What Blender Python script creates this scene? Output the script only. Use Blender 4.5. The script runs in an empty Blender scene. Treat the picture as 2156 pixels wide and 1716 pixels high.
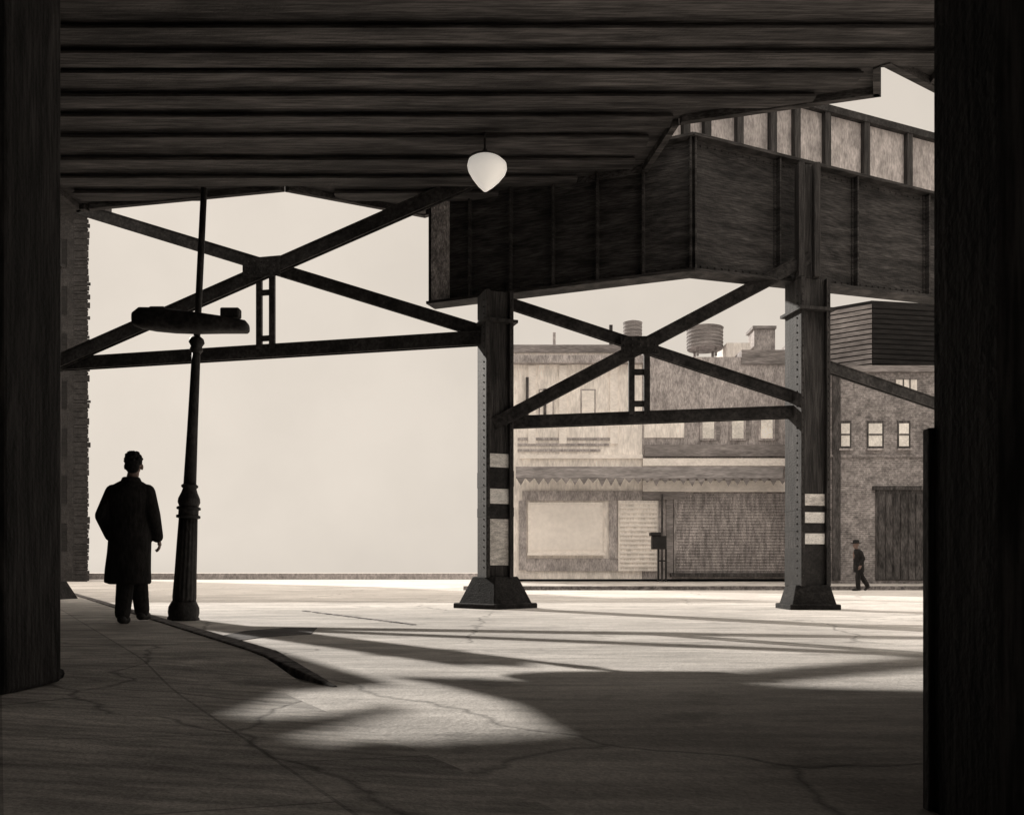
import bpy, bmesh, math, random
from mathutils import Vector, Matrix
random.seed(7)
S = bpy.context.scene
COL = S.collection
R = math.radians

# ------------------------------------------------------------------ survey
F, CX, HY, EYE = 1867.0, 1078.0, 1205.0, 0.57      # focal length in plan units, optical axis, horizon, eye height
ROAD, WALK = -0.05, 0.05
def X(px, Y): return (px - CX) / F * Y
def Z(py, Y): return EYE + (HY - py) / F * Y
def at(px, py, Y): return Vector((X(px, Y), Y, Z(py, Y)))
def onz(px, py, z):
    Y = (z - EYE) * F / (HY - py)
    return Vector((X(px, Y), Y, z))

# ------------------------------------------------------------------ materials
def mat(name, c, var=0.35, scale=3.0, stretch=(1, 1, 1), rough=0.85, bump=0.15, blotch=0.2, metal=0.0, rot=(0, 0, 0), fine=None, streak=0.0, contrast=(0.35, 0.65)):
    m = bpy.data.materials.new(name); m.use_nodes = True
    nt = m.node_tree; N = nt.nodes; L = nt.links
    b = N['Principled BSDF']; b.inputs['Roughness'].default_value = rough
    b.inputs['Metallic'].default_value = metal
    b.inputs['Specular IOR Level'].default_value = 0.25
    tc = N.new('ShaderNodeTexCoord'); mp = N.new('ShaderNodeMapping')
    mp.inputs['Scale'].default_value = stretch; mp.inputs['Rotation'].default_value = rot
    L.new(tc.outputs['Object'], mp.inputs['Vector'])
    n1 = N.new('ShaderNodeTexNoise'); n1.inputs['Scale'].default_value = scale; n1.inputs['Detail'].default_value = 6
    n1.inputs['Distortion'].default_value = 0.25; n1.inputs['Roughness'].default_value = 0.62
    L.new(mp.outputs['Vector'], n1.inputs['Vector'])
    r1 = N.new('ShaderNodeMapRange'); r1.inputs['From Min'].default_value = contrast[0]; r1.inputs['From Max'].default_value = contrast[1]
    r1.inputs['To Min'].default_value = 1 - var; r1.inputs['To Max'].default_value = 1 + var
    L.new(n1.outputs['Fac'], r1.inputs['Value'])
    n2 = N.new('ShaderNodeTexNoise'); n2.inputs['Scale'].default_value = scale * 0.22; n2.inputs['Detail'].default_value = 4
    L.new(tc.outputs['Object'], n2.inputs['Vector'])
    r2 = N.new('ShaderNodeMapRange'); r2.inputs['From Min'].default_value = 0.3; r2.inputs['From Max'].default_value = 0.7
    r2.inputs['To Min'].default_value = 1 - blotch; r2.inputs['To Max'].default_value = 1 + blotch
    L.new(n2.outputs['Fac'], r2.inputs['Value'])
    m0 = N.new('ShaderNodeMath'); m0.operation = 'MULTIPLY'
    L.new(r1.outputs['Result'], m0.inputs[0]); L.new(r2.outputs['Result'], m0.inputs[1])
    n4 = N.new('ShaderNodeTexNoise'); n4.inputs['Scale'].default_value = scale * 4.5; n4.inputs['Detail'].default_value = 4
    mp2 = N.new('ShaderNodeMapping'); mp2.inputs['Scale'].default_value = [v ** 1.5 for v in stretch]; mp2.inputs['Rotation'].default_value = [v + streak for v in rot]
    L.new(tc.outputs['Object'], mp2.inputs['Vector']); L.new(mp2.outputs['Vector'], n4.inputs['Vector'])
    r4 = N.new('ShaderNodeMapRange'); r4.inputs['From Min'].default_value = 0.38; r4.inputs['From Max'].default_value = 0.62
    r4.inputs['To Min'].default_value = 1 - var * .8; r4.inputs['To Max'].default_value = 1 + var * .8
    L.new(n4.outputs['Fac'], r4.inputs['Value'])
    mu = N.new('ShaderNodeMath'); mu.operation = 'MULTIPLY'; mu.name = 'wear'
    L.new(m0.outputs[0], mu.inputs[0]); L.new(r4.outputs['Result'], mu.inputs[1])
    hs = N.new('ShaderNodeVectorMath'); hs.operation = 'SCALE'
    hs.inputs[0].default_value = c
    L.new(mu.outputs[0], hs.inputs['Scale'])
    L.new(hs.outputs['Vector'], b.inputs['Base Color'])
    n3 = N.new('ShaderNodeTexNoise'); n3.inputs['Scale'].default_value = fine or scale * 9; n3.inputs['Detail'].default_value = 5
    L.new(tc.outputs['Object'], n3.inputs['Vector'])
    ad = N.new('ShaderNodeMath'); ad.operation = 'ADD'
    L.new(n3.outputs['Fac'], ad.inputs[0]); L.new(n1.outputs['Fac'], ad.inputs[1])
    bp = N.new('ShaderNodeBump'); bp.inputs['Strength'].default_value = bump; bp.inputs['Distance'].default_value = 0.03
    L.new(ad.outputs[0], bp.inputs['Height']); L.new(bp.outputs['Normal'], b.inputs['Normal'])
    return m

def brick_mat(name, c1, c2, mortar, scale=1.0, side=False):
    m = mat(name, c1, 0.3, 2.5, bump=0.1)
    nt = m.node_tree; N = nt.nodes; L = nt.links
    b = N['Principled BSDF']
    tc = N.new('ShaderNodeTexCoord'); sp = N.new('ShaderNodeSeparateXYZ'); cb = N.new('ShaderNodeCombineXYZ')
    L.new(tc.outputs['Object'], sp.inputs[0])
    ad = N.new('ShaderNodeMath'); ad.operation = 'ADD'
    L.new(sp.outputs['X'], ad.inputs[0]); L.new(sp.outputs['Y'], ad.inputs[1])
    L.new(ad.outputs[0], cb.inputs['X']); L.new(sp.outputs['Z'], cb.inputs['Y'])
    br = N.new('ShaderNodeTexBrick'); br.inputs['Scale'].default_value = scale
    br.inputs['Color1'].default_value = (*c1, 1); br.inputs['Color2'].default_value = (*c2, 1); br.inputs['Mortar'].default_value = (*mortar, 1)
    br.inputs['Mortar Size'].default_value = 0.015
    br.inputs['Brick Width'].default_value = 0.24; br.inputs['Row Height'].default_value = 0.08
    L.new(cb.outputs[0], br.inputs['Vector'])
    old = b.inputs['Base Color'].links[0].from_socket
    # stains: scale the brick colour by the same blotchy factor the plain material uses
    fac = N['wear']
    sc = N.new('ShaderNodeVectorMath'); sc.operation = 'SCALE'
    L.new(br.outputs['Color'], sc.inputs[0]); L.new(fac.outputs[0], sc.inputs['Scale'])
    L.new(sc.outputs['Vector'], b.inputs['Base Color'])
    return m

def crack(m, scale, width, dark, joints=None):
    "darkens thin wandering cracks (and, for flagstones, straight joints) in a ground material"
    nt = m.node_tree; N = nt.nodes; L = nt.links; b = N['Principled BSDF']
    src = b.inputs['Base Color'].links[0].from_socket
    tc = N.new('ShaderNodeTexCoord'); nz = N.new('ShaderNodeTexNoise'); nz.inputs['Scale'].default_value = 1.3; nz.inputs['Detail'].default_value = 5
    L.new(tc.outputs['Object'], nz.inputs['Vector'])
    mx = N.new('ShaderNodeMix'); mx.data_type = 'VECTOR'; mx.inputs['Factor'].default_value = 0.35
    L.new(tc.outputs['Object'], mx.inputs['A']); L.new(nz.outputs['Color'], mx.inputs['B'])
    vo = N.new('ShaderNodeTexVoronoi'); vo.feature = 'DISTANCE_TO_EDGE'; vo.inputs['Scale'].default_value = scale
    L.new(mx.outputs['Result'], vo.inputs['Vector'])
    mr = N.new('ShaderNodeMapRange'); mr.inputs['From Min'].default_value = 0; mr.inputs['From Max'].default_value = width; mr.inputs['To Min'].default_value = dark; mr.inputs['To Max'].default_value = 1
    L.new(vo.outputs['Distance'], mr.inputs['Value']); out = mr.outputs['Result']
    if joints:
        mp = N.new('ShaderNodeMapping'); mp.inputs['Rotation'].default_value = (0, 0, joints[0]); L.new(tc.outputs['Object'], mp.inputs['Vector'])
        br = N.new('ShaderNodeTexBrick'); br.inputs['Scale'].default_value = 1; br.inputs['Brick Width'].default_value = joints[1]; br.inputs['Row Height'].default_value = joints[2]
        br.inputs['Mortar Size'].default_value = joints[3]; br.inputs['Color1'].default_value = (1, 1, 1, 1); br.inputs['Color2'].default_value = (.8, .8, .8, 1); br.inputs['Mortar'].default_value = (.55, .55, .55, 1)
        L.new(mp.outputs['Vector'], br.inputs['Vector'])
        mm = N.new('ShaderNodeMath'); mm.operation = 'MULTIPLY'; L.new(out, mm.inputs[0]); L.new(br.outputs['Color'], mm.inputs[1]); out = mm.outputs[0]
    bump_src = out
    for sc_, lo, hi, a_, c_ in ((85, .36, .64, .80, 1.14), (16, .36, .62, .90, 1.06), (1.7, .30, .43, .66, 1.0)):
        nn = N.new('ShaderNodeTexNoise'); nn.inputs['Scale'].default_value = sc_; nn.inputs['Detail'].default_value = 5; nn.inputs['Roughness'].default_value = .65
        L.new(tc.outputs['Object'], nn.inputs['Vector'])
        rr = N.new('ShaderNodeMapRange'); rr.inputs['From Min'].default_value = lo; rr.inputs['From Max'].default_value = hi; rr.inputs['To Min'].default_value = a_; rr.inputs['To Max'].default_value = c_
        L.new(nn.outputs['Fac'], rr.inputs['Value'])
        m_ = N.new('ShaderNodeMath'); m_.operation = 'MULTIPLY'; L.new(out, m_.inputs[0]); L.new(rr.outputs['Result'], m_.inputs[1]); out = m_.outputs[0]
    sc = N.new('ShaderNodeVectorMath'); sc.operation = 'SCALE'; L.new(src, sc.inputs[0]); L.new(out, sc.inputs['Scale'])
    L.new(sc.outputs['Vector'], b.inputs['Base Color']); out = bump_src
    bp = [n for n in N if n.type == 'BUMP'][0]; hsrc = bp.inputs['Height'].links[0].from_socket
    ad = N.new('ShaderNodeMath'); ad.operation = 'ADD'; L.new(hsrc, ad.inputs[0]); L.new(out, ad.inputs[1]); L.new(ad.outputs[0], bp.inputs['Height'])
    return m
def w(v): return (v, v * 0.945, v * 0.89)          # warm pale tint
def d(v): return (v, v * 0.925, v * 0.91)          # warm dark tint
M = {}
M['deck'] = mat('sooty deck steel', d(0.052), 0.55, 2.2, (0.35, 2.6, 2.6), 0.8, 0.3, 0.3, fine=22, rot=(0, 0, R(6)), streak=R(5))
M['joist'] = mat('sooty joist steel', d(0.052), 0.55, 2.0, (0.35, 2.4, 2.4), 0.8, 0.3, 0.3, fine=22, rot=(0, 0, R(-5)), streak=R(-8))
M['girder'] = mat('riveted girder steel', d(0.034), 0.6, 2.4, (0.6, 0.6, 3.2), 0.75, 0.35, 0.3, rot=(0, R(14), 0), fine=24, streak=R(10))
M['steel'] = mat('dark brace steel', d(0.028), 0.5, 4.0, (1, 1, 1), 0.7, 0.25, 0.3)
M['column'] = mat('dark column paint', d(0.036), 0.55, 4.0, (2.6, 2.6, 0.3), 0.7, 0.3, 0.3)
M['palesteel'] = mat('worn pale steel', d(0.30), 0.5, 5.0, (1.5, 1.5, 0.8), 0.7, 0.3, 0.3)
M['pier'] = mat('black pier', d(0.020), 0.7, 4.0, (2.4, 2.4, 0.4), 0.85, 0.35, 0.3, rot=(R(20), R(20), 0))
M['footing'] = mat('tarred footing', d(0.014), 0.6, 5.0, (1, 1, 1.4), 0.85, 0.4, 0.3)
M['white'] = mat('chipped white paint', (0.82, 0.80, 0.77), 0.18, 7.0, (1, 1, 2), 0.6, 0.1, 0.1)
M['grubby'] = mat('grubby white paint', (0.66, 0.63, 0.60), 0.3, 8.0, (1, 1, 3), 0.7, 0.1, 0.15)
M['black'] = mat('black paint', d(0.018), 0.4, 6.0, rough=0.6)
M['iron'] = mat('cast iron', d(0.025), 0.5, 8.0, (1, 1, 0.6), 0.55, 0.2, 0.3)
M['road'] = crack(mat('pale worn road', w(0.62), 0.17, 1.1, (0.45, 1.5, 1), 0.95, 0.3, 0.13, fine=38, streak=R(8)), 0.33, 0.006, 0.55)
M['walk'] = crack(mat('flagstone pavement', w(0.58), 0.28, 1.6, (0.6, 1.8, 1), 0.95, 0.3, 0.2, fine=60), 0.55, 0.008, 0.5, (R(-120), 1.1, 0.75, 0.007))
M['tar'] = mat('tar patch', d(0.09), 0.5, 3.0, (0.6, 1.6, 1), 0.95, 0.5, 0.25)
M['kerb'] = mat('dark kerb stone', d(0.16), 0.5, 4.0, (1, 1, 1), 0.9, 0.4, 0.25)
M['stucco'] = mat('pale stucco', w(0.86), 0.14, 2.4, (1.2, 1, 0.5), 0.95, 0.25, 0.08, fine=30)
M['stucco2'] = mat('very pale render', w(0.90), 0.08, 2.0, (1, 1, 1.4), 0.95, 0.2, 0.06, fine=30)
M['wallgrey'] = mat('grey render', d(0.40), 0.3, 3.0, (1.6, 1.6, 0.7), 0.95, 0.3, 0.14, fine=30)
M['band'] = mat('brown painted band', d(0.24), 0.3, 2.4, (0.5, 1, 2.4), 0.8, 0.15, 0.15)
M['shutter'] = mat('grey shutter', d(0.36), 0.4, 3.4, (2.6, 1, 0.6), 0.8, 0.2, 0.2, rot=(0, R(35), 0))
M['glass'] = mat('blank shop window', w(0.92), 0.05, 1.2, rough=0.3, bump=0.02, blotch=0.06)
M['pane'] = mat('whitewashed panes', (0.86, 0.83, 0.78), 0.12, 3.0, rough=0.3, bump=0.02)
M['darkdoor'] = mat('dark door', d(0.07), 0.5, 4.0, (1.8, 1, 0.5), 0.8, 0.2, 0.3)
M['brick'] = brick_mat('dark brick', d(0.26), d(0.17), d(0.30))
M['brick2'] = brick_mat('soot brick', d(0.034), d(0.022), d(0.04))
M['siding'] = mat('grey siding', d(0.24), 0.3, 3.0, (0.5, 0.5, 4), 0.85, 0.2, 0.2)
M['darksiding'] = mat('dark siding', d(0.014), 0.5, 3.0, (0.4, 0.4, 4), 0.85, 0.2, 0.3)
M['panel'] = mat('weathered panel', d(0.42), 0.25, 3.4, (1.5, 1.5, 0.7), 0.8, 0.25, 0.12)
M['coat'] = mat('dark wool', d(0.018), 0.4, 12.0, (1, 1, 0.4), 0.95, 0.3, 0.2)
M['trouser'] = mat('dark trousers', d(0.020), 0.4, 12.0, (1, 1, 0.4), 0.95, 0.2, 0.2)
M['skin'] = mat('skin in shade', (0.20, 0.14, 0.12), 0.15, 10.0, rough=0.6, bump=0.05)
M['hair'] = mat('dark hair', d(0.015), 0.5, 40.0, (1, 1, 0.5), 0.8, 0.6, 0.2)
M['roof'] = mat('tar roof', d(0.12), 0.4, 1.5)
lm = bpy.data.materials.new('lit opal glass'); lm.use_nodes = True
lb = lm.node_tree.nodes['Principled BSDF']; lb.inputs['Base Color'].default_value = (0.8, 0.77, 0.72, 1)
lb.inputs['Emission Color'].default_value = (1.0, 0.93, 0.84, 1); lb.inputs['Emission Strength'].default_value = 0.42
M['lamp'] = lm

# ------------------------------------------------------------------ mesh kit
class MB:
    def __init__(s): s.bm = bmesh.new()
    def quad_strip(s, rings, closed=True, caps=True):
        vs = [[s.bm.verts.new(p) for p in r] for r in rings]
        n = len(vs[0])
        for a, b in zip(vs[:-1], vs[1:]):
            for i in range(n if closed else n - 1):
                j = (i + 1) % n
                s.bm.faces.new((a[i], a[j], b[j], b[i]))
        if caps:
            s.bm.faces.new(list(reversed(vs[0]))); s.bm.faces.new(vs[-1])
        return s
    def box(s, c, size, rot=None):
        c = Vector(c); h = Vector(size) / 2
        m = rot or Matrix.Identity(3)
        def P(x, y, z): return c + m @ Vector((x * h.x, y * h.y, z * h.z))
        return s.quad_strip([[P(-1, -1, -1), P(1, -1, -1), P(1, 1, -1), P(-1, 1, -1)], [P(-1, -1, 1), P(1, -1, 1), P(1, 1, 1), P(-1, 1, 1)]])
    def span(s, a, b):
        a = Vector(a); b = Vector(b)
        return s.box((a + b) / 2, (abs(b.x - a.x), abs(b.y - a.y), abs(b.z - a.z)))
    def beam(s, p, q, wd, ht, up=(0, 0, 1)):
        p = Vector(p); q = Vector(q); y = (q - p).normalized(); up = Vector(up)
        x = y.cross(up).normalized(); z = x.cross(y)
        def ring(o): return [o + x * (-wd / 2) + z * (-ht / 2), o + x * (wd / 2) + z * (-ht / 2), o + x * (wd / 2) + z * (ht / 2), o + x * (-wd / 2) + z * (ht / 2)]
        return s.quad_strip([ring(p), ring(q)])
    def prism(s, poly, z0, z1):
        z0 = z0 if isinstance(z0, (list, tuple)) else [z0] * len(poly)
        z1 = z1 if isinstance(z1, (list, tuple)) else [z1] * len(poly)
        return s.quad_strip([[Vector((p[0], p[1], a)) for p, a in zip(poly, z0)], [Vector((p[0], p[1], a)) for p, a in zip(poly, z1)]])
    def lathe(s, prof, c=(0, 0, 0), n=20, axis=None):
        c = Vector(c); m = axis or Matrix.Identity(3)
        rings = [[c + m @ Vector((r * math.cos(2 * math.pi * i / n), r * math.sin(2 * math.pi * i / n), z)) for i in range(n)] for r, z in prof]
        return s.quad_strip(rings)
    def frustum(s, c, w0, w1, z0, z1, rz=0):
        def ring(wd, z): return [Vector(c) + Vector((wd * math.cos(rz + math.pi / 4 + k * math.pi / 2), wd * math.sin(rz + math.pi / 4 + k * math.pi / 2), z)) for k in range(4)]
        return s.quad_strip([ring(w0, z0), ring(w1, z1)])
    def ball(s, c, r, seg=10):
        bmesh.ops.create_uvsphere(s.bm, u_segments=seg, v_segments=max(4, seg // 2 + 1), radius=1,
                                  matrix=Matrix.Translation(Vector(c)) @ Matrix.Diagonal((*((r, r, r) if not hasattr(r, '__len__') else r), 1)))
        return s
    def build(s, name, m, parent=None, smooth=False, bevel=0.0, jitter=0.0):
        bmesh.ops.recalc_face_normals(s.bm, faces=s.bm.faces)
        me = bpy.data.meshes.new(name); s.bm.to_mesh(me); s.bm.free()
        o = bpy.data.objects.new(name, me); COL.objects.link(o)
        me.materials.append(m)
        if smooth:
            for p in me.polygons: p.use_smooth = True
        if parent is not None:
            o.parent = parent
            if not parent.get('built_locally'): o.matrix_parent_inverse = parent.matrix_basis.inverted()
        if bevel:
            b = o.modifiers.new('bevel', 'BEVEL'); b.width = bevel; b.segments = 2; b.limit_method = 'ANGLE'
        return o

def tag(o, label=None, cat=None, group=None, kind=None):
    if label: o['label'] = label
    if cat: o['category'] = cat
    if group: o['group'] = group
    if kind: o['kind'] = kind
    return o
def thing(name, label, cat, loc=(0, 0, 0), group=None, rz=0):
    o = bpy.data.objects.new(name, None); COL.objects.link(o)
    o.location = loc; o.rotation_euler = (0, 0, rz); o.empty_display_size = 0.2
    o.matrix_basis = Matrix.LocRotScale(Vector(loc), Matrix.Rotation(rz, 3, 'Z').to_quaternion(), None)
    return tag(o, label, cat, group)

# ------------------------------------------------------------------ ground
g = MB()
b = g.bm
vs = [b.verts.new(p) for p in ((-900, -80, ROAD), (900, -80, ROAD), (900, 1500, ROAD), (-900, 1500, ROAD))]
b.faces.new(vs)
tag(g.build('road', M['road']), kind='structure')

KD = Vector((-13.33, 23.2)).normalized()            # the kerb runs this way
K0 = Vector((-0.77, 4.5)); KN = Vector((-KD.y, KD.x))
def kp(s, t):                                        # s metres along the kerb, t metres into the pavement
    q = K0 + KD * s + KN * t
    return (q.x, q.y)
def walk_z(s_, t_):                                  # the kerb drops away to the roadway near the viewer
    f = min(1, max(0, (1.7 - s_) / 1.5)); f = f * f * (3 - 2 * f); e = min(1, max(0, (t_ - 0.2) / 1.6))
    return (WALK - 0.006) * (1 - f) + f * (ROAD - 0.01 + (WALK - 0.006 - ROAD + 0.01) * e)
pv = MB(); ss = [-14, -8, -4, -2, -1, -.4, 0, .2, .5, .8, 1.1, 1.4, 1.7, 2, 6, 12, 20, 40]; ts = [.13, .5, .9, 1.3, 1.8, 4, 9, 16]
gv = [[pv.bm.verts.new((*kp(a, t_), walk_z(a, t_))) for t_ in ts] for a in ss]
for a, c in zip(gv[:-1], gv[1:]):
    for k in range(len(ts) - 1): pv.bm.faces.new((a[k], a[k + 1], c[k + 1], c[k]))
tag(pv.build('pavement', M['walk'], smooth=True), kind='structure')
kb = MB(); s = 0.35
while s < 40:
    l = 1.15 + random.random() * 0.2; j = random.uniform(-0.006, 0.006)
    za, zb_ = walk_z(s, .2) + .014, walk_z(s + l - .015, .2) + .014
    kb.prism([kp(s, j), kp(s + l - 0.015, j), kp(s + l - 0.015, 0.14), kp(s, 0.14 if s > 1 else 0.03)], ROAD - 0.07, [za, zb_, zb_, za])
    s += l
tag(kb.build('kerb', M['kerb'], bevel=0.012), kind='structure')

tp = MB()  # thin dark patch laid on the road
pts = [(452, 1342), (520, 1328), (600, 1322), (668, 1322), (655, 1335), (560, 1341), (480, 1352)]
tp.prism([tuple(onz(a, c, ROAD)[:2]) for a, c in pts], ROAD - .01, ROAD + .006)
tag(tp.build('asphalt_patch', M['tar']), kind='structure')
st_ = MB()
for i in range(11):
    a = onz(640 + 21 * i, 1286 + 2.6 * i, ROAD); st_.beam((a.x, a.y, ROAD), (a.x + .16, a.y - .34, ROAD), .07, .016)
tag(st_.build('road_marking', M['kerb']), kind='structure')
# far pavement with its kerb, rising a little towards the shops
fw = MB()
fw.prism([(-1.5, 31.3), (40, 31.3), (40, 60), (-1.5, 60)], ROAD - 0.05, [0.09, 0.09, 0.62, 0.62])
tag(fw.build('far_pavement', M['walk']), kind='structure')
fk = MB(); fk.span((-1.7, 31.0, ROAD - 0.05), (40, 31.3, 0.092))
tag(fk.build('far_kerb', M['kerb']), kind='structure')
lk = MB()
lk.span((-75, 78, ROAD - 0.02), (-1.5, 78.5, 0.50))
tag(lk.build('low_wall', M['wallgrey']), 'long low grey kerb wall across the far edge of the open street', 'wall')

# ------------------------------------------------------------------ the deck overhead
DZ = 7.2
def dz(px, py): q = onz(px, py, DZ); return (q.x, q.y)
SUN_EL, SUN_AZ = 26.3, 38.7           # the sun: elevation, azimuth from straight ahead towards the left
RAY = Vector((-math.sin(R(SUN_AZ)), math.cos(R(SUN_AZ)))) / math.tan(R(SUN_EL))
def up_sun(px, py):
    zg = 0.04 - 0.10 * min(1, max(0, (px - 520) / 250))
    g_ = onz(px, py, zg); return (g_.x + RAY.x * (DZ - zg), g_.y + RAY.y * (DZ - zg))
XS = -8.02
gap = [up_sun(*p) for p in ((820, 1428), (913, 1443), (1068, 1482), (1174, 1548), (1050, 1558), (900, 1568), (760, 1562), (600, 1538), (590, 1524), (760, 1516), (845, 1500), (835, 1486), (620, 1480), (430, 1474), (490, 1450), (560, 1428), (630, 1412), (540, 1402), (490, 1378))]
eL = lambda x: 16.29 - 0.216 * (x + 7.75)
side_poly = [(-24, -14), (XS, -14), (XS, eL(XS)), (gap[0][0] + .02, eL(gap[0][0] + .02))] + gap + [(gap[-1][0] - .2, eL(gap[-1][0] - .2)), (-24, 19.8)]
deck_poly = [(XS + .004, -14), (4.6, -14), (4.6, 6), (6.4, 12.62), dz(1967, 197), dz(1855, 140), dz(1855, 205), dz(1430, 265), (2.25, 14.75), (-1.2, 16.3), dz(895, 460), dz(600, 405), dz(190, 445), (XS + .004, eL(XS))]
deck = thing('elevated_deck', 'huge black elevated railway deck roofing the whole top of the view', 'railway deck', (0, 0, DZ))
# the deck plate, plus an unseen side plate cut to shape sun streaks below
def poly_intervals(poly, y):
    xs = []
    for (x0, y0), (x1, y1) in zip(poly, poly[1:] + poly[:1]):
        if (y0 <= y) != (y1 <= y): xs.append(x0 + (y - y0) / (y1 - y0) * (x1 - x0))
    xs.sort(); return list(zip(xs[::2], xs[1::2]))
slab = MB(); slab.prism(deck_poly, DZ + 0.11, DZ + 0.38)
slab.build('deck_plate', M['deck'], deck)
sp_ = MB(); sp_.prism(side_poly, DZ, DZ + 0.03)
sp_.build('side_plate', M['deck'], deck)
fa = MB()
for a, c in zip(deck_poly, deck_poly[1:] + deck_poly[:1]):
    A = Vector((*a, 0)); B = Vector((*c, 0)); dr = (B - A).normalized(); nn = Vector((-dr.y, dr.x, 0))  # inside is on the left
    A2, B2 = A + nn * 0.004, B + nn * 0.004
    i0, i1 = A + nn * 0.10 + dr * 0.05, B + nn * 0.10 - dr * 0.05
    fa.prism([(A2.x, A2.y), (B2.x, B2.y), (i1.x, i1.y), (i0.x, i0.y)], DZ, DZ + 0.107)
fa.build('edge_beam', M['deck'], deck)
y = -13.5
while y < 19:
    for x0, x1 in poly_intervals(deck_poly, y):
        if x1 - x0 > 0.8:
            x0 += 0.3; x1 -= 0.3
            js = MB(); js.span((x0, y - 0.09, DZ + 0.05), (x1, y + 0.09, DZ + 0.106))
            js.span((x0, y - 0.16, DZ + 0.02), (x1, y + 0.16, DZ + 0.049)); js.build('floor_beam', M['joist'], deck)
    y += random.uniform(.45, .75)

# ------------------------------------------------------------------ plate girders under it
GZ = 5.43
def rivets(mb, p, q, n, r=0.022):
    p = Vector(p); q = Vector(q)
    for i in range(n):
        mb.ball(p.lerp(q, (i + 0.5) / n), r, 6)
V1 = onz(1460, 570, GZ); LE = onz(897, 640, GZ)
slope = 0.413
RE = Vector((V1.x + 9.5, V1.y + 9.5 * slope, GZ))
def girder(name, label, P, Q, zt0, zt1, zb0=GZ, zb1=GZ, th=0.36, nst=6, rev=False):
    t = thing(name, label, 'girder', ((P.x + Q.x) / 2, (P.y + Q.y) / 2, GZ), 'plate girders under the elevated line')
    dr = Vector((Q.x - P.x, Q.y - P.y, 0)); L = dr.length; dr.normalize(); bk = Vector((-dr.y, dr.x, 0))
    if bk.y < 0: bk = -bk
    def pt(s, o): q = Vector((P.x, P.y, 0)) + dr * s + bk * o; return (q.x, q.y)
    wb = MB(); wb.prism([pt(0, 0.14), pt(L, 0.14), pt(L, 0.20), pt(0, 0.20)], [zb0 + 0.05, zb1 + 0.05, zb1 + 0.05, zb0 + 0.05], [zt0 - 0.05, zt1 - 0.05, zt1 - 0.05, zt0 - 0.05])
    fl = MB()
    fl.prism([pt(0, 0), pt(L, 0), pt(L, th), pt(0, th)], [zb0, zb1, zb1, zb0], [zb0 + 0.048, zb1 + 0.048, zb1 + 0.048, zb0 + 0.048])
    fl.build('flange', M['girder'], t)
    f2 = MB()
    f2.prism([pt(0, 0), pt(L, 0), pt(L, th), pt(0, th)], [zt0 - 0.048, zt1 - 0.048, zt1 - 0.048, zt0 - 0.048], [zt0, zt1, zt1, zt0])
    f2.build('flange', M['girder'], t)
    rv = wb
    for k in range(nst + 1):
        st = MB()
        sx = 0.05 + (L - 0.1) * k / nst; f = sx / L
        a = zb0 + (zb1 - zb0) * f; c = zt0 + (zt1 - zt0) * f
        st.prism([pt(sx - 0.015, 0.03), pt(sx + 0.015, 0.03), pt(sx + 0.015, 0.138), pt(sx - 0.015, 0.138)], a + 0.05, c - 0.05)
        st.prism([pt(sx - 0.06, 0.12), pt(sx - 0.017, 0.12), pt(sx - 0.017, 0.139), pt(sx - 0.06, 0.139)], a + 0.05, c - 0.05)
        st.build('stiffener', M['girder'], t)
        rivets(rv, (*pt(sx - 0.04, 0.118), a + 0.1), (*pt(sx - 0.04, 0.118), c - 0.1), 16, 0.018)
    an = (zb0 + zb1) / 2
    rivets(rv, (*pt(0, 0.136), zb0 + 0.13), (*pt(L, 0.136), zb1 + 0.13), int(L / 0.14), 0.018)
    rivets(rv, (*pt(0, 0.136), zt0 - 0.13), (*pt(L, 0.136), zt1 - 0.13), int(L / 0.14), 0.018)
    wb.build('web_plate', M['girder'], t)
    return t, pt, L
gl, ptl, LL = girder('plate_girder', 'dark plate girder with a pale end plate, resting on the striped middle column', LE, Vector((V1.x, V1.y, 0)), 7.45, 7.67)
ep = MB(); ep.prism([ptl(0.10, 0.005), ptl(0.42, 0.005), ptl(0.42, 0.115), ptl(0.10, 0.115)], GZ + 0.055, 7.38)
er = ep; rivets(er, (*ptl(0.16, 0.0), GZ + 0.12), (*ptl(0.16, 0.0), 7.3), 16); rivets(er, (*ptl(0.36, 0.0), GZ + 0.12), (*ptl(0.36, 0.0), 7.3), 16)
tag(ep.build('end_plate', M['palesteel'], gl), 'pale worn end plate')
gr, ptr, LR = girder('plate_girder', 'dark plate girder running over the right column toward the black tower', Vector((V1.x + 0.02, V1.y + 0.008, 0)), RE, 7.67, 7.46, GZ, GZ + 0.36)

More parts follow.
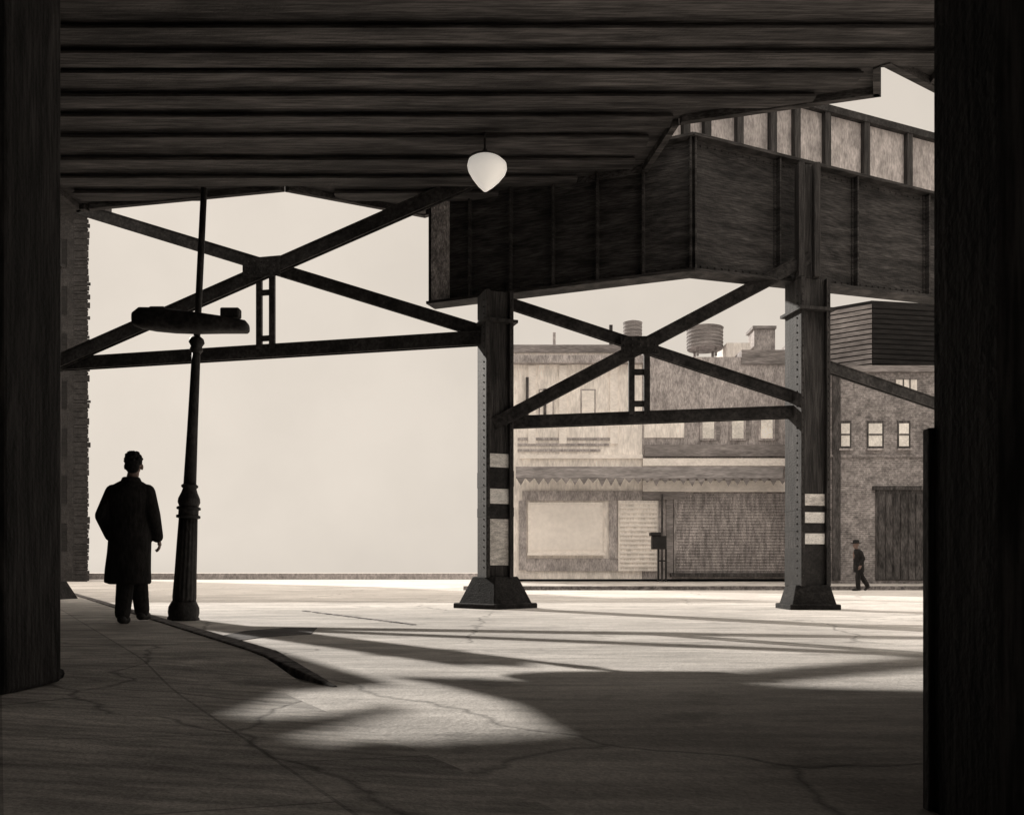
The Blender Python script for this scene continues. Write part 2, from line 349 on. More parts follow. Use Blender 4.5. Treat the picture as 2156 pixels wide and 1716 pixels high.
# ------------------------------------------------------------------ columns
def h_column(name, label, x, y, ztop, rz, wd, bands, ped, frz):
    t = thing(name, label, 'column', (x, y, ROAD), 'steel columns of the elevated line')
    m = Matrix.Rotation(rz, 3, 'Z')
    def bx(mb, cx, cy, z0, z1, sx, sy):
        p = m @ Vector((cx, cy, 0)); mb.box((x + p.x, y + p.y, (z0 + z1) / 2), (sx, sy, z1 - z0), m)
    zb = ped
    sh = MB(); bx(sh, 0, 0.02, zb - 0.02, ztop, wd - 0.14, wd - 0.12)
    for sx in (-1, 1):
        fl = MB(); bx(fl, sx * (wd / 2 - 0.035), 0, zb - 0.02, ztop, 0.07, wd)
        fl.build('flange', M['column'], t, bevel=0.006)
    rv = sh
    for sx in (-1, 1):
        a = m @ Vector((sx * (wd / 2 - 0.035), -wd / 2 - 0.002, 0))
        rivets(rv, (x + a.x, y + a.y, zb + 0.1), (x + a.x, y + a.y, ztop - 0.1), 40, 0.016)
    a = m @ Vector((-wd / 2 - 0.002, -wd * 0.25, 0)); rivets(rv, (x + a.x, y + a.y, zb + 0.1), (x + a.x, y + a.y, ztop - 0.1), 40, 0.016)
    sh.build('shaft', M['column'], t)
    for (p0, p1, mk) in bands:
        z0, z1 = Z(p1, y), Z(p0, y)
        hb = MB(); bx(hb, 0, -(wd - 0.12) / 2 - 0.004 + 0.02, z0, z1, wd - 0.146, 0.02)
        tag(hb.build('painted_band', M[mk], t), {'white': 'white painted band', 'grubby': 'grubby pale painted band', 'black': 'black painted band'}[mk])
        if mk == 'black':
            for sx in (-1, 1):
                h2 = MB(); bx(h2, sx * (wd / 2 - 0.035), 0, z0 + 0.03, z1 - 0.03, 0.076, wd + 0.008)
                h2.build('painted_band', M['black'], t)
    cp = MB(); bx(cp, 0, 0, ztop - 0.55, ztop - 0.50, wd + 0.12, wd + 0.12); cp.build('cap', M['column'], t)
    pd = MB(); pd.frustum((x, y, 0), frz[0], frz[1], ROAD - 0.02, ped, rz + frz[2])
    pd.build('pedestal', M['footing'], t, bevel=0.02)
    pf = MB(); pf.frustum((x, y, 0), frz[0] + 0.04, frz[0] + 0.04, ROAD - 0.02, ROAD + 0.09, rz + frz[2])
    pf.build('footing', M['footing'], t, bevel=0.02)
    return t
C1 = Vector((X(1043, 15.5), 15.5)); C2 = Vector((X(1700, 15.1), 15.1))
h_column('steel_column', 'middle steel column with bold white bands and a pale left flange', C1.x, C1.y, GZ - 0.004, R(20), 0.50,
         [(958, 986, 'white'), (990, 1030, 'black'), (1031, 1062, 'white'), (1066, 1092, 'black'), (1094, 1190, 'grubby')], 0.50, (0.70, 0.40, R(25), True))
h_column('steel_column', 'right steel column with grimy white bands on a broad dark footing', C2.x, C2.y, GZ + 0.072, R(12), 0.54,
         [(1042, 1066, 'grubby'), (1070, 1080, 'black'), (1080, 1102, 'white'), (1105, 1122, 'black'), (1124, 1146, 'white'), (1150, 1236, 'black')], 0.36, (0.56, 0.41, R(-12), True))
# post standing on the right column, up the face of the girder
pt_ = MB()
pt_.span((C2.x - 0.24, C2.y - 0.30, GZ + 0.08), (C2.x - 0.14, C2.y - 0.06, 7.42)); pt_.span((C2.x + 0.02, C2.y - 0.30, GZ + 0.08), (C2.x + 0.12, C2.y - 0.06, 7.42))
pt_.span((C2.x - 0.138, C2.y - 0.2, GZ + 0.08), (C2.x + 0.018, C2.y - 0.1, 7.42))
tag(pt_.build('girder_post', M['column'], bevel=0.006), 'short dark double post on the girder face above the right column', 'post')
C0 = Vector((-9.25, 17.5))
h_column('steel_column', 'left steel column behind the black pier at the end of the high truss', C0.x, C0.y, DZ - 0.004, R(-10), 0.46, [], 0.4, (0.7, 0.42, 0, True))

# ------------------------------------------------------------------ braced frames between the columns
def bar(mb, p, q, ht, wd=0.14):
    "two angles back to back"
    p = Vector(p); q = Vector(q); y = (q - p).normalized(); x = y.cross(Vector((0, 0, 1))).normalized()
    mb.beam(p - x * (wd * .3), q - x * (wd * .3), 0.03, ht)
    mb.beam(p + x * (wd * .3), q + x * (wd * .3), 0.03, ht)
    z = x.cross(y)
    mb.beam(p + z * (ht / 2 + .008), q + z * (ht / 2 + .008), wd, 0.016)
def frame(name, label, A, B, zs, top_a, top_b, bot_a, bot_b, hang, ht):
    """A, B plan ends; strut at zs; brace one from top_a to bot_b; brace two from bot_a to top_b."""
    t = thing(name, label, 'bracing', ((A.x + B.x) / 2, (A.y + B.y) / 2, zs[0]), 'braced frames between the columns')
    def P(f, z, o=0): 
        q = A.lerp(B, f); dr = (B - A).normalized(); nn = Vector((dr.y, -dr.x))
        return Vector((q.x + nn.x * o, q.y + nn.y * o, z))
    m1 = MB(); bar(m1, P(0, top_a), P(1, bot_b), ht); m1.build('diagonal_brace', M['steel'], t)
    m2 = MB(); bar(m2, P(0, bot_a, 0.15), P(1, top_b, 0.15), ht * 1.15); m2.build('diagonal_brace', M['steel'], t)
    m3 = MB(); bar(m3, P(0, zs[0]), P(1, zs[1]), ht * 1.1, 0.2); m3.build('strut', M['steel'], t)
    k_ = (hang - CX) / F; dr = B - A; f = (k_ * A.y - A.x) / (dr.x - k_ * dr.y)
    zc = (top_a + (bot_b - top_a) * f + bot_a + (top_b - bot_a) * f) / 2; zs = zs[0] + (zs[1] - zs[0]) * f
    m4 = MB(); L = (B - A).length; e = 0.13 / L
    for k in (-1, 1): m4.beam(P(f + k * e, zc - 0.05, 0.06), P(f + k * e, zs + 0.05, 0.06), 0.10, 0.10, (0, 1, 0))
    for zz in (zc - 0.42, zs + 0.24): m4.beam(P(f - e, zz, 0.06), P(f + e, zz, 0.06), 0.04, 0.10)
    m4.build('hanger', M['steel'], t)
    m5 = MB(); gq = P(f, zc + 0.0, 0.225)
    dr = (B - A).normalized(); ang = math.atan2(dr.y, dr.x)
    m5.box(gq, (0.75 * ht / 0.2, 0.02, 0.36 * ht / 0.2), Matrix.Rotation(ang, 3, 'Z')); pass
    m6 = m5
    for k in range(5):
        for zz in (-.1, 0, .1):
            c = gq + Vector((dr.x, dr.y, 0)) * (k - 2) * 0.13; nn = Vector((dr.y, -dr.x, 0))
            m6.ball(c + nn * 0.012 + Vector((0, 0, zz)), 0.02, 6)
    m5.build('gusset_plate', M['steel'], t)
    return t
A = Vector((C0.x, C0.y)); B = Vector((C1.x - 0.02, C1.y))
frame('cross_braced_frame', 'high cross braced frame left of the middle column, against open sky', A, B, (Z(771, 17.5), Z(712, 15.5)),
      Z(418, 17.5), Z(371, 15.5), Z(786, 17.5), Z(708, 15.5), 563, 0.20)
A = Vector((C1.x, C1.y)); B = Vector((C2.x, C2.y))
frame('cross_braced_frame', 'low cross braced frame between the middle and right columns, before the shops', A, B, (Z(892, 15.5), Z(868, 15.1)),
      Z(631, 15.5), Z(551, 15.1), Z(897, 15.5), Z(847, 15.1), 1345, 0.17)
rb = MB(); bar(rb, (C2.x + 0.2, C2.y, Z(768, 15.1)), (X(2000, 16.5), 16.5, Z(862, 16.5)), 0.17)
tag(rb.build('diagonal_brace', M['steel']), 'single dark brace sloping down right from the right column', 'brace')

# ------------------------------------------------------------------ near piers
lp = thing('pier', 'massive black pier filling the left edge of the view', 'pier', (-2.4, 4.2, WALK))
q = MB(); q.span((-2.95, 3.9, WALK - .02), (X(131, 4.4), 4.4, DZ + 0.3)); q.build('shaft', M['pier'], lp, bevel=0.02)
q = MB(); q.span((-3.1, 3.78, WALK - 0.02), (X(142, 4.5), 4.5, 0.09)); q.build('footing', M['pier'], lp, bevel=0.03)
q = MB(); q.prism([kp(-16, 4.6), kp(9, 4.6), kp(9, 5.4), kp(-16, 5.4)], ROAD - .05, DZ - .02); q.build('abutment_wall', M['pier'], lp)  # unseen wall added out of view to darken the foreground
rp = thing('pier', 'massive black pier filling the right edge of the view', 'pier', (1.25, 2.1, ROAD))
q = MB(); q.span((X(1967, 2.3), 2.0, ROAD - 0.02), (1.75, 2.3, DZ + 0.3)); rivets(q, (1.17, 1.999, 0), (1.17, 1.999, 4), 64, 0.006); q.build('shaft', M['pier'], rp)
q = MB(); q.span((X(1942, 2.34), 2.303, ROAD - 0.02), (X(1967, 2.3) + 0.12, 2.34, Z(905, 2.34))); tag(q.build('corner_angle', M['column'], rp, bevel=0.004), 'greyer angle iron up the corner')

q = MB(); q.prism([(2.0, 2.45), (3.9, 6.2), (4.5, 6.2), (3.0, 2.2), (3.0, 0.5), (2.0, 0.5)], ROAD - .05, DZ - .02); q.build('abutment_wall', M['pier'], rp)  # second unseen wall, added to darken the ground beside this pier
# ------------------------------------------------------------------ hanging lamp
LY = 13.6
lx, lzt, lzb = X(1021, LY), Z(333, LY), Z(405, LY)
hl = thing('hanging_lamp', 'lit white teardrop lamp glowing alone under the black deck', 'lamp', (lx, LY, lzt))
r0 = 42 / F * LY; hh = lzt - lzb
q = MB(); q.lathe([(0.001, 0), (r0 * .10, hh * .03), (r0 * .38, hh * .17), (r0 * .7, hh * .38), (r0 * .93, hh * .58), (r0, hh * .72), (r0 * .96, hh * .86), (r0 * .74, hh * .96), (r0 * .3, hh * .985)], (lx, LY, lzb), 28, Matrix.Rotation(R(5), 3, 'Y'))
q.build('glass_globe', M['lamp'], hl, smooth=True)
q = MB(); q.lathe([(r0 * .80, hh * .955), (r0 * .82, hh * .99), (r0 * .5, hh * 1.07), (r0 * .2, hh * 1.14), (0.04, hh * 1.22)], (lx, LY, lzb), 20); q.build('cap', M['iron'], hl)
q = MB(); q.lathe([(0.02, 0), (0.02, DZ + 0.25 - lzt - 0.06)], (lx, LY, lzt + 0.06), 8); q.build('stem', M['iron'], hl)

# ------------------------------------------------------------------ street lamp
SY = 11.5; sx0 = X(386, SY)
sl = thing('street_lamp', 'tall dark cast iron street lamp with boat shaped head, leaning by the kerb', 'street lamp', (sx0, SY, ROAD))
lean = Matrix.Rotation(R(2.75), 3, 'Y')
O = Vector((sx0, SY, ROAD))
k = SY / F
def hz(py): return Z(py, SY) - ROAD
q = MB(); q.lathe([(0.20, 0), (0.20, 0.03), (0.185, 0.05), (0.195, .10), (.19, .17), (.165, .22), (.15, .25)], O, 24, lean); q.build('base', M['iron'], sl, smooth=True)
q = MB()
nf = 16; rings = []
for z, r in [(.245, .145), (.30, .150), (.6, .138), (1.0, .128), (hz(1092), .118)]:
    rings.append([O + lean @ Vector((rr * math.cos(a), rr * math.sin(a), z)) for a, rr in [(2 * math.pi * i / 64, r * (1 - .07 * (.5 + .5 * math.cos(nf * 2 * math.pi * i / 64)))) for i in range(64)]])
q.quad_strip(rings); q.build('fluted_shaft', M['iron'], sl, smooth=True)
zc = hz(1090)
q = MB(); q.lathe([(.12, zc - .01), (.15, zc), (.15, zc + .03), (.125, zc + .04), (.125, zc + .10), (.15, zc + .11), (.15, zc + .135), (.12, zc + .15), (.14, zc + .2), (.135, zc + .25), (.10, zc + .33), (.085, zc + .38), (.105, zc + .40), (.105, zc + .42), (.08, zc + .44)], O, 24, lean)
q.build('collar', M['iron'], sl, smooth=False)
q = MB(); q.lathe([(.08, zc + .43), (.066, hz(900)), (.056, hz(770)), (.05, hz(735))], O, 20, lean); q.build('pole', M['iron'], sl, smooth=True)
zf = hz(742)
q = MB(); q.lathe([(.05, zf - .01), (.085, zf + .03), (.07, zf + .08), (.10, zf + .13), (.085, zf + .18), (.045, zf + .21)], O, 20, lean); q.build('knuckle', M['iron'], sl, smooth=True)
q = MB(); q.lathe([(.042, zf + .2), (.042, hz(560)), (.040, hz(396))], O, 16, lean); q.build('upper_pole', M['iron'], sl, smooth=True)
# boat shaped head, its long axis across the view, in front of the pole
hc = at(400, 679, SY - 0.22)
hd = MB(); rings = []
for f, top, bot, wd in [(-.735, .02, -.02, .03), (-.71, .085, -.085, .09), (-.62, .145, -.115, .14), (-.45, .145, -.14, .17), (-.2, .125, -.155, .18), (.1, .10, -.155, .18), (.4, .065, -.14, .165), (.62, .035, -.135, .14), (.71, .02, -.135, .12), (.735, -.01, -.12, .09)]:
    rg = []
    for i in range(20):
        a = 2 * math.pi * i / 20; c_, s_ = math.cos(a), math.sin(a)
        zz = (top + bot) / 2 + (top - bot) / 2 * math.copysign(abs(s_) ** .7, s_)
        rg.append(hc + Vector((f, wd * math.copysign(abs(c_) ** .8, c_), zz + 0.02 - 0.03 * f)))
    rings.append(rg)
hd.quad_strip(rings); head = hd.build('lamp_head', M['steel'], sl, smooth=True)
q = MB(); q.span(hc + Vector((.40, -.07, .055)), hc + Vector((.64, .07, .175))); q.build('control_box', M['steel'], head, bevel=0.02)
q = MB(); q.span(hc + Vector((-.50, -.07, .14)), hc + Vector((-.30, .07, .19))); q.build('clamp_plate', M['steel'], head, bevel=0.02)
q = MB(); q.beam(hc + Vector((.1, .1, 0)), O + lean @ Vector((0, 0, hc.z - ROAD)), .08, .1); q.build('bracket', M['steel'], head)

# ------------------------------------------------------------------ buildings
# tall dark building, far left
BY = 60.0
tb = thing('tall_building', 'tall dark brick building with a ragged toothed corner, far behind the left pier', 'building', (X(150, BY), BY, ROAD))
xr = X(184, BY); zt = Z(447, BY)
q = MB(); q.prism([(xr - 14, BY), (xr, BY), (xr * 1.31, BY + 18), (xr - 24, BY + 18)], ROAD - 0.02, zt); q.build('wall', M['brick2'], tb)
qn = MB(); z = 0.0; i = 0
while z < zt - 0.5:
    h_ = random.uniform(.16, .5); e = .05 + random.choice((0, .03, .06, .1, .17)) * random.uniform(.6, 1.1)
    qn.span((xr - 0.9, BY - 0.06, z), (xr + e, BY + 0.02, z + h_ - 0.03)); z += h_; i += 1
qn.build('corner_quoins', M['brick2'], tb, bevel=0.03)
q = MB(); q.prism([(xr - 14, BY - .5), (xr + 1.4, BY - .5), (xr + 1.2, BY + 1), (xr - 14, BY + 1)], zt - 0.006, zt + 1.2); q.build('cornice', M['brick2'], tb)
for k_ in range(7):
    for cx_ in (-1.9, -4.4, -7):
        q = MB(); q.span((xr + cx_ - .5, BY - 0.03, 2 + k_ * 3.2), (xr + cx_ + .5, BY + 0.1, 3.9 + k_ * 3.2)); q.build('window', M['darksiding'], tb)

# unseen low building added behind the left pier to shade the pavement
lb_ = thing('street_building', 'low dark brick street building behind the left pier', 'building', (*kp(15, 5), WALK))
q = MB(); q.prism([kp(9.5, 2.0), kp(14.6, 2.0), kp(14.6, 9), kp(9.5, 9)], WALK - 0.02, 4.3); q.prism([kp(14.604, 2.0), kp(30, 2.0), kp(30, 9), kp(14.604, 9)], WALK - 0.02, 6.9); q.build('wall', M['brick2'], lb_)  # walls of the added shade building
q = MB(); q.prism([kp(14.55, 1.9), kp(30.1, 1.9), kp(30.1, 9.1), kp(14.55, 9.1)], 6.9, 7.08); q.build('cornice', M['roof'], lb_)  # top of the added shade building
for k_ in range(5):
    s0 = 11 + k_ * 3.8
    q = MB(); q.prism([kp(s0, 1.96), kp(s0 + 1.4, 1.96), kp(s0 + 1.4, 2.1), kp(s0, 2.1)], 1.0, 3.0); q.build('window', M['darksiding'], lb_)  # added with the unseen shade building

def fbox(px0, px1, py0, py1, Y, dep, name, m, parent, proud=0.0, bevel=0):
    q = MB(); q.span((X(px0, Y), Y - proud, Z(py1, Y)), (X(px1, Y), Y + dep, Z(py0, Y))); return q.build(name, m, parent, bevel=bevel)

# pale shop
Y1 = 37.0
b1 = thing('shop_building', 'pale shop building with a big blank window, right of the middle column', 'building', (X(1200, Y1), Y1, 0.2))
fbox(1030, 1352, 768, 1219, Y1, 11, 'wall', M['stucco'], b1)
fbox(1020, 1362, 752, 768.05, Y1, 11.4, 'cornice', M['wallgrey'], b1, 0.35)
fbox(1040, 1345, 738, 752.05, Y1, 8, 'parapet', M['stucco'], b1, -0.4)
fbox(1034, 1356, 722, 738.05, Y1, 8.4, 'coping', M['band'], b1, -0.3)
for px in (1120, 1185, 1292):
    fbox(px - 8, px + 8, 770, 935, Y1, .1, 'pilaster', M['stucco2'], b1, 0.09)
for px in (1150, 1238):
    o = fbox(px - 16, px + 16, 820, 885, Y1, .1, 'window', M['wallgrey'], b1, 0.05)
    fbox(px - 13, px + 13, 823, 882, Y1, .1, 'pane', M['stucco2'], o, 0.07)
for i, py in enumerate((922, 934, 946)):
    fbox(1090, 1300 - 18 * i, py, py + 5, Y1, .1, 'siding_strip', M['wallgrey'], b1, 0.06)
fbox(1094, 1352, 958, 966, Y1, .1, 'string_course', M['stucco2'], b1, 0.14)
# ground floor
fbox(1100, 1352, 1034, 1054, Y1, .1, 'lintel', M['wallgrey'], b1, 0.12)
fbox(1092, 1108, 1054.1, 1200, Y1, .1, 'pilaster', M['wallgrey'], b1, 0.1)
o = fbox(1112, 1268, 1058, 1164, Y1, .1, 'window', M['stucco2'], b1, 0.10)
fbox(1117, 1262, 1063, 1158, Y1, .1, 'pane', M['glass'], o, 0.125)
fbox(1110, 1272, 1164.1, 1169, Y1, .1, 'sill', M['stucco2'], b1, 0.22)
fbox(1108, 1352, 1176, 1202, Y1, .1, 'plinth', M['wallgrey'], b1, 0.08)
fbox(1282, 1299, 1054.1, 1176, Y1, .1, 'pilaster', M['wallgrey'], b1, 0.1)

# grey shop
b2 = thing('shop_building', 'grey shop building with rooftop tanks and a wide slatted shutter, between the columns', 'building', (X(1530, Y1), Y1, 0.2))
fbox(1352.5, 1718, 768, 1219, Y1, 11, 'wall', M['wallgrey'], b2, 0.02)
fbox(1352.5, 1560, 752, 768.05, Y1, 11, 'parapet', M['wallgrey'], b2, 0.02)
fbox(1560.2, 1718, 738, 768.05, Y1, 11, 'parapet', M['band'], b2, 0.10)
for px in (1490, 1552, 1613):
    o = fbox(px - 17, px + 17, 876, 928, Y1, .1, 'window', M['wallgrey'], b2, 0.10)
    fbox(px - 12, px + 12, 879, 924, Y1, .1, 'pane', M['pane'], o, 0.12)
    fbox(px + 17.2, px + 25, 876, 926, Y1, .1, 'shutter', M['band'], o, 0.08)
fbox(1356, 1440, 880, 922, Y1, .1, 'blind_panel', M['stucco'], b2, 0.06)
fbox(1356, 1718, 938, 962, Y1, .1, 'fascia', M['band'], b2, 0.24)
fbox(1352.5, 1718, 966, 982, Y1, .1, 'string_course', M['stucco2'], b2, 0.2)
fbox(1352.5, 1718, 1012, 1036, Y1, .1, 'sign_band', M['stucco2'], b2, 0.16)
fbox(1352.5, 1440, 1037, 1052, Y1, .1, 'lintel', M['band'], b2, 0.2)
o = fbox(1418, 1700, 1040, 1206, Y1, .1, 'roller_shutter', M['shutter'], b2, 0.12)
sl_ = MB()
for i in range(26):
    py = 1044 + i * 6.2
    sl_.span((X(1422, Y1), Y1 - .16, Z(py + 3.2, Y1)), (X(1697, Y1), Y1 - .121, Z(py, Y1)))
sl_.build('slat', M['shutter'], o, bevel=0.008)
fbox(1402, 1416, 1040, 1206, Y1, .1, 'post', M['band'], b2, 0.14)
fbox(1410, 1718, 1206.1, 1214, Y1, .1, 'threshold', M['darkdoor'], b2, 0.3)  # dark strip standing for the shadow along the shutter's foot
# doorway of the grey shop with a corrugated shutter
o = fbox(1301, 1385, 1054.2, 1202, Y1, .1, 'door', M['stucco'], b1, 0.14)
q = MB()
for i in range(15):
    py = 1058 + i * 9.4
    q.span((X(1304, Y1), Y1 - .19, Z(py + 4.5, Y1)), (X(1382, Y1), Y1 - .141, Z(py, Y1)))
q.build('slat', M['stucco2'], o, bevel=0.015)
# rooftop tanks and stacks
def tank(px0, px1, py0, py1, Y, parent, m, name='water_tank', legs=True):
    xc = (X(px0, Y) + X(px1, Y)) / 2; r = (X(px1, Y) - X(px0, Y)) / 2; z1 = Z(py0, Y); z0 = Z(py1, Y)
    q = MB(); hb = .25 * (z1 - z0) if legs else 0
    prof = [(r * .97, z0 + hb)]
    nb = 6
    for i in range(nb):
        a = z0 + hb + (z1 - z0 - hb) * .86 * i / nb; b_ = z0 + hb + (z1 - z0 - hb) * .86 * (i + 1) / nb
        prof += [(r * .97, a + .01), (r * .97, b_ - .06), (r, b_ - .055), (r, b_ - .01)]
    prof += [(r * 1.03, z0 + hb + (z1 - z0 - hb) * .87), (r * .1, z1)]
    q.lathe(prof, (xc, Y, 0), 24); o = q.build(name, m, parent)
    if legs:
        q = MB()
        for a in (.7, 2.3, 3.9, 5.5): q.span((xc + r * .7 * math.cos(a) - .05, Y + r * .7 * math.sin(a) - .05, z0 - .02), (xc + r * .7 * math.cos(a) + .05, Y + r * .7 * math.sin(a) + .05, z0 + hb))
        q.build('leg', m, o)
tank(1446, 1522, 686, 753, Y1 + 3, b2, M['siding'])
fbox(1588, 1632, 692, 740, Y1 + 2.5, 1.0, 'chimney', M['wallgrey'], b2)
fbox(1585, 1635, 686, 692, Y1 + 2.4, 1.2, 'chimney_cap', M['band'], b2)
fbox(1530, 1580, 722, 752, Y1 + 2.5, 2, 'roof_shed', M['stucco'], b2)
fbox(1660, 1690, 722, 740, Y1 + 2.5, 1, 'vent', M['wallgrey'], b2)
tank(1312, 1352, 674, 740, Y1 + 3, b1, M['siding'])
fbox(1283, 1290, 684, 740, Y1 + 2, .14, 'vent_pipe', M['darkdoor'], b1)
for px, p0, p1 in ((1110, 796, 876), (1147, 820, 892)): fbox(px - 3, px + 3, p0, p1, Y1, .1, 'drain_pipe', M['darkdoor'], b1, .16)
fbox(1164, 1170, 700, 738, Y1 + 2, .12, 'vent_pipe', M['wallgrey'], b1)
# awning with a pointed valance, strung across both fronts
aw = thing('awning', 'long brown shop awning with pointed pennant edge over the shop fronts', 'awning', (X(1370, Y1), Y1 - 1, 4))
za, zb_ = Z(984, Y1), Z(1008, Y1 - .8)
q = MB(); q.prism([(X(1086, Y1 - .8), Y1 - .9), (X(1646, Y1 - .8), Y1 - .9), (X(1646, Y1), Y1 - .25), (X(1086, Y1), Y1 - .25)], [zb_, zb_, za - .06, za - .06], [zb_ + .03, zb_ + .03, za, za])
q.build('canopy', M['band'], aw)
q = MB(); px = 1088; i = 0
while px < 1640:
    x0, x1 = X(px, Y1 - .9), X(px + 17, Y1 - .9); h_ = random.uniform(.16, .34)
    q.quad_strip([[Vector((x0, Y1 - .93, zb_)), Vector((x1, Y1 - .93, zb_)), Vector(((x0 + x1) / 2, Y1 - .93, zb_ - h_))], [Vector((x0, Y1 - .905, zb_)), Vector((x1, Y1 - .905, zb_)), Vector(((x0 + x1) / 2, Y1 - .905, zb_ - h_))]])
    px += 19
q.build('valance', M['band'], aw)
# dark corner building on the right
Y3 = 34.0
b3 = thing('brick_building', 'dark brick corner building with three small windows and a wide black doorway, right', 'building', (X(1850, Y3), Y3, 0.2))
xl = X(1724, Y3)
q = MB(); q.span((xl, Y3, -0.05), (X(2300, Y3), Y3 + 14, Z(785, Y3))); q.build('wall', M['brick'], b3)
q = MB(); q.span((xl - .12, Y3 - .2, Z(785.05, Y3)), (X(2300, Y3), Y3 + 14.1, Z(772, Y3))); q.build('parapet', M['siding'], b3)
for px, hw in ((1779, 9), (1842, 14), (1902, 10)):
    o = fbox(px - hw - 3, px + hw + 4, 886, 945, Y3, .1, 'window', M['darkdoor'], b3, 0.03)
    q = MB(); q.span((X(px - hw, Y3), Y3 - .06, Z(940, Y3)), (X(px + hw, Y3), Y3 - .035, Z(892, Y3))); q.build('pane', M['pane'], o)
    q = MB(); q.span((X(px - hw, Y3), Y3 - .085, Z(917, Y3)), (X(px + hw, Y3), Y3 - .064, Z(914, Y3))); q.build('glazing_bar', M['darkdoor'], o)
    q = MB(); q.span((X(px - hw - 5, Y3), Y3 - .16, Z(949, Y3)), (X(px + hw + 5, Y3), Y3, Z(945.1, Y3))); q.build('sill', M['wallgrey'], o)
fbox(1745, 1962, 958, 963, Y3, .1, 'string_course', M['brick'], b3, 0.07)
o = fbox(1843, 1944, 1032, 1222, Y3, .1, 'doorway', M['darkdoor'], b3, 0.04)
q = MB()
for i in range(6):
    q.span((X(1848 + i * 15.8, Y3), Y3 - .07, Z(1220, Y3)), (X(1848 + i * 15.8 + 13.5, Y3), Y3 - .042, Z(1040, Y3)))
q.build('door_board', M['darkdoor'], o, bevel=0.01)
fbox(1836, 1951, 1024, 1032, Y3, .1, 'lintel', M['darkdoor'], b3, 0.14)
fbox(1752, 1768, 790, 1222, Y3, .1, 'drain_shaft', M['darkdoor'], b3, 0.10)
fbox(1886, 1930, 800, 830, Y3, .1, 'skylight', M['stucco'], b3, 0.03)
for px in (1900, 1914): fbox(px, px + 2, 798, 832, Y3, .1, 'glazing_bar', M['darkdoor'], b3, 0.06)
# boarded tower on its roof, lit and shaded sides put into its colours
cz, c1 = Z(766, 36), Vector((X(1836, 34.9), 34.9)); c2 = Vector((X(1744, 35.9), 35.9))
tw = thing('roof_tower', 'boarded black rooftop tower with one grey side on the brick corner building', 'tower', (c1.x, c1.y, cz))
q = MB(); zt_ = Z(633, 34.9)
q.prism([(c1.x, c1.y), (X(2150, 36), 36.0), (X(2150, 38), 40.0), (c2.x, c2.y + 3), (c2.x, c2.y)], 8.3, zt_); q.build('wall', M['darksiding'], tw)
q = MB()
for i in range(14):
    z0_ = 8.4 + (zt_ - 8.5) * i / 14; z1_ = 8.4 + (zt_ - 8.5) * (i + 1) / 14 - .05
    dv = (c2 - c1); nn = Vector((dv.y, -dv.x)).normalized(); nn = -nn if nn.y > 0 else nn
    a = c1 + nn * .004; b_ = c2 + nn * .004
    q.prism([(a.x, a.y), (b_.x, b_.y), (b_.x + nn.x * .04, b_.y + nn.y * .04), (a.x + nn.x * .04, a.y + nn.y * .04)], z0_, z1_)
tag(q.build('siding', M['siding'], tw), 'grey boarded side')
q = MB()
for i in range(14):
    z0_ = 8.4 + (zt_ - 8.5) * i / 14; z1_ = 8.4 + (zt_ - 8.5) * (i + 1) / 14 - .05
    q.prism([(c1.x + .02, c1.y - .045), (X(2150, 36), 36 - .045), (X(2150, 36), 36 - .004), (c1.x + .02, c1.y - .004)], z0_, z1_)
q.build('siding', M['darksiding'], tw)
# small dark box on legs by the shop door
nx, ny = X(1388, 35.6), 35.6
ns = thing('newspaper_stand', 'small dark box on thin legs outside the pale shop door', 'stand', (nx, ny, .25))
def npz(py): return Z(py, ny)
q = MB(); q.span((X(1372, ny), ny - .2, npz(1156)), (X(1402, ny), ny + .2, npz(1128))); q.build('box', M['black'], ns, bevel=0.03)
q = MB(); q.span((X(1368, ny), ny - .24, npz(1128)), (X(1390, ny), ny + .2, npz(1121))); q.build('lid', M['black'], ns, bevel=0.02)
for px in (1386, 1402):
    q = MB(); q.span((X(px, ny) - .035, ny - .04, .2), (X(px, ny) + .035, ny + .03, npz(1156))); q.build('leg', M['black'], ns)
q = MB(); q.span((X(1386, ny), ny - .02, npz(1182)), (X(1402, ny), ny + .02, npz(1179))); q.build('rung', M['black'], ns)
dp = MB(); dp.lathe([(.05, .25), (.05, Z(1040, 36.6))], (X(1394, 36.6), 36.6, 0), 10)
dp.build('drain_pipe', M['darkdoor'], b2)
# ------------------------------------------------------------------ platform behind, upper right
pw = thing('platform_wall', 'pale panelled platform wall with dark posts and rail, high at upper right', 'platform wall', (7, 20.5, 8))
PA = Vector((X(1700, 20.0), 20.0)); PBv = Vector((X(1960, 21.5), 21.5)); pd_ = (PBv - PA)
def pp(t_, o=0):
    nn = Vector((pd_.y, -pd_.x)).normalized(); q = PA + pd_ * t_ + nn * o; return (q.x, q.y)
ztp = Z(230, 20.0)
def t_of(px):
    r_ = (px - CX) / F; return (PA.x - r_ * PA.y) / (r_ * pd_.y - pd_.x)
q = MB(); q.prism([pp(-1.6, 0), pp(2.2, 0), pp(2.2, -.08), pp(-1.6, -.08)], 8.0, ztp - .02); q.build('panel', M['panel'], pw)
q = MB(); q.prism([pp(-1.6, .14), pp(2.2, .14), pp(2.2, -.16), pp(-1.6, -.16)], ztp - .02, ztp + .14); q.build('top_rail', M['steel'], pw)
pxs = [1300, 1390, 1440, 1484, 1552, 1622, 1672, 1736, 1818, 1908, 2010, 2120]
for px in pxs:
    t_ = t_of(px); q = MB(); e = .022
    q.prism([pp(t_ - e, .12), pp(t_ + e, .12), pp(t_ + e, .003), pp(t_ - e, .003)], 8.0, ztp - .021)
    q.build('post', M['column'], pw)
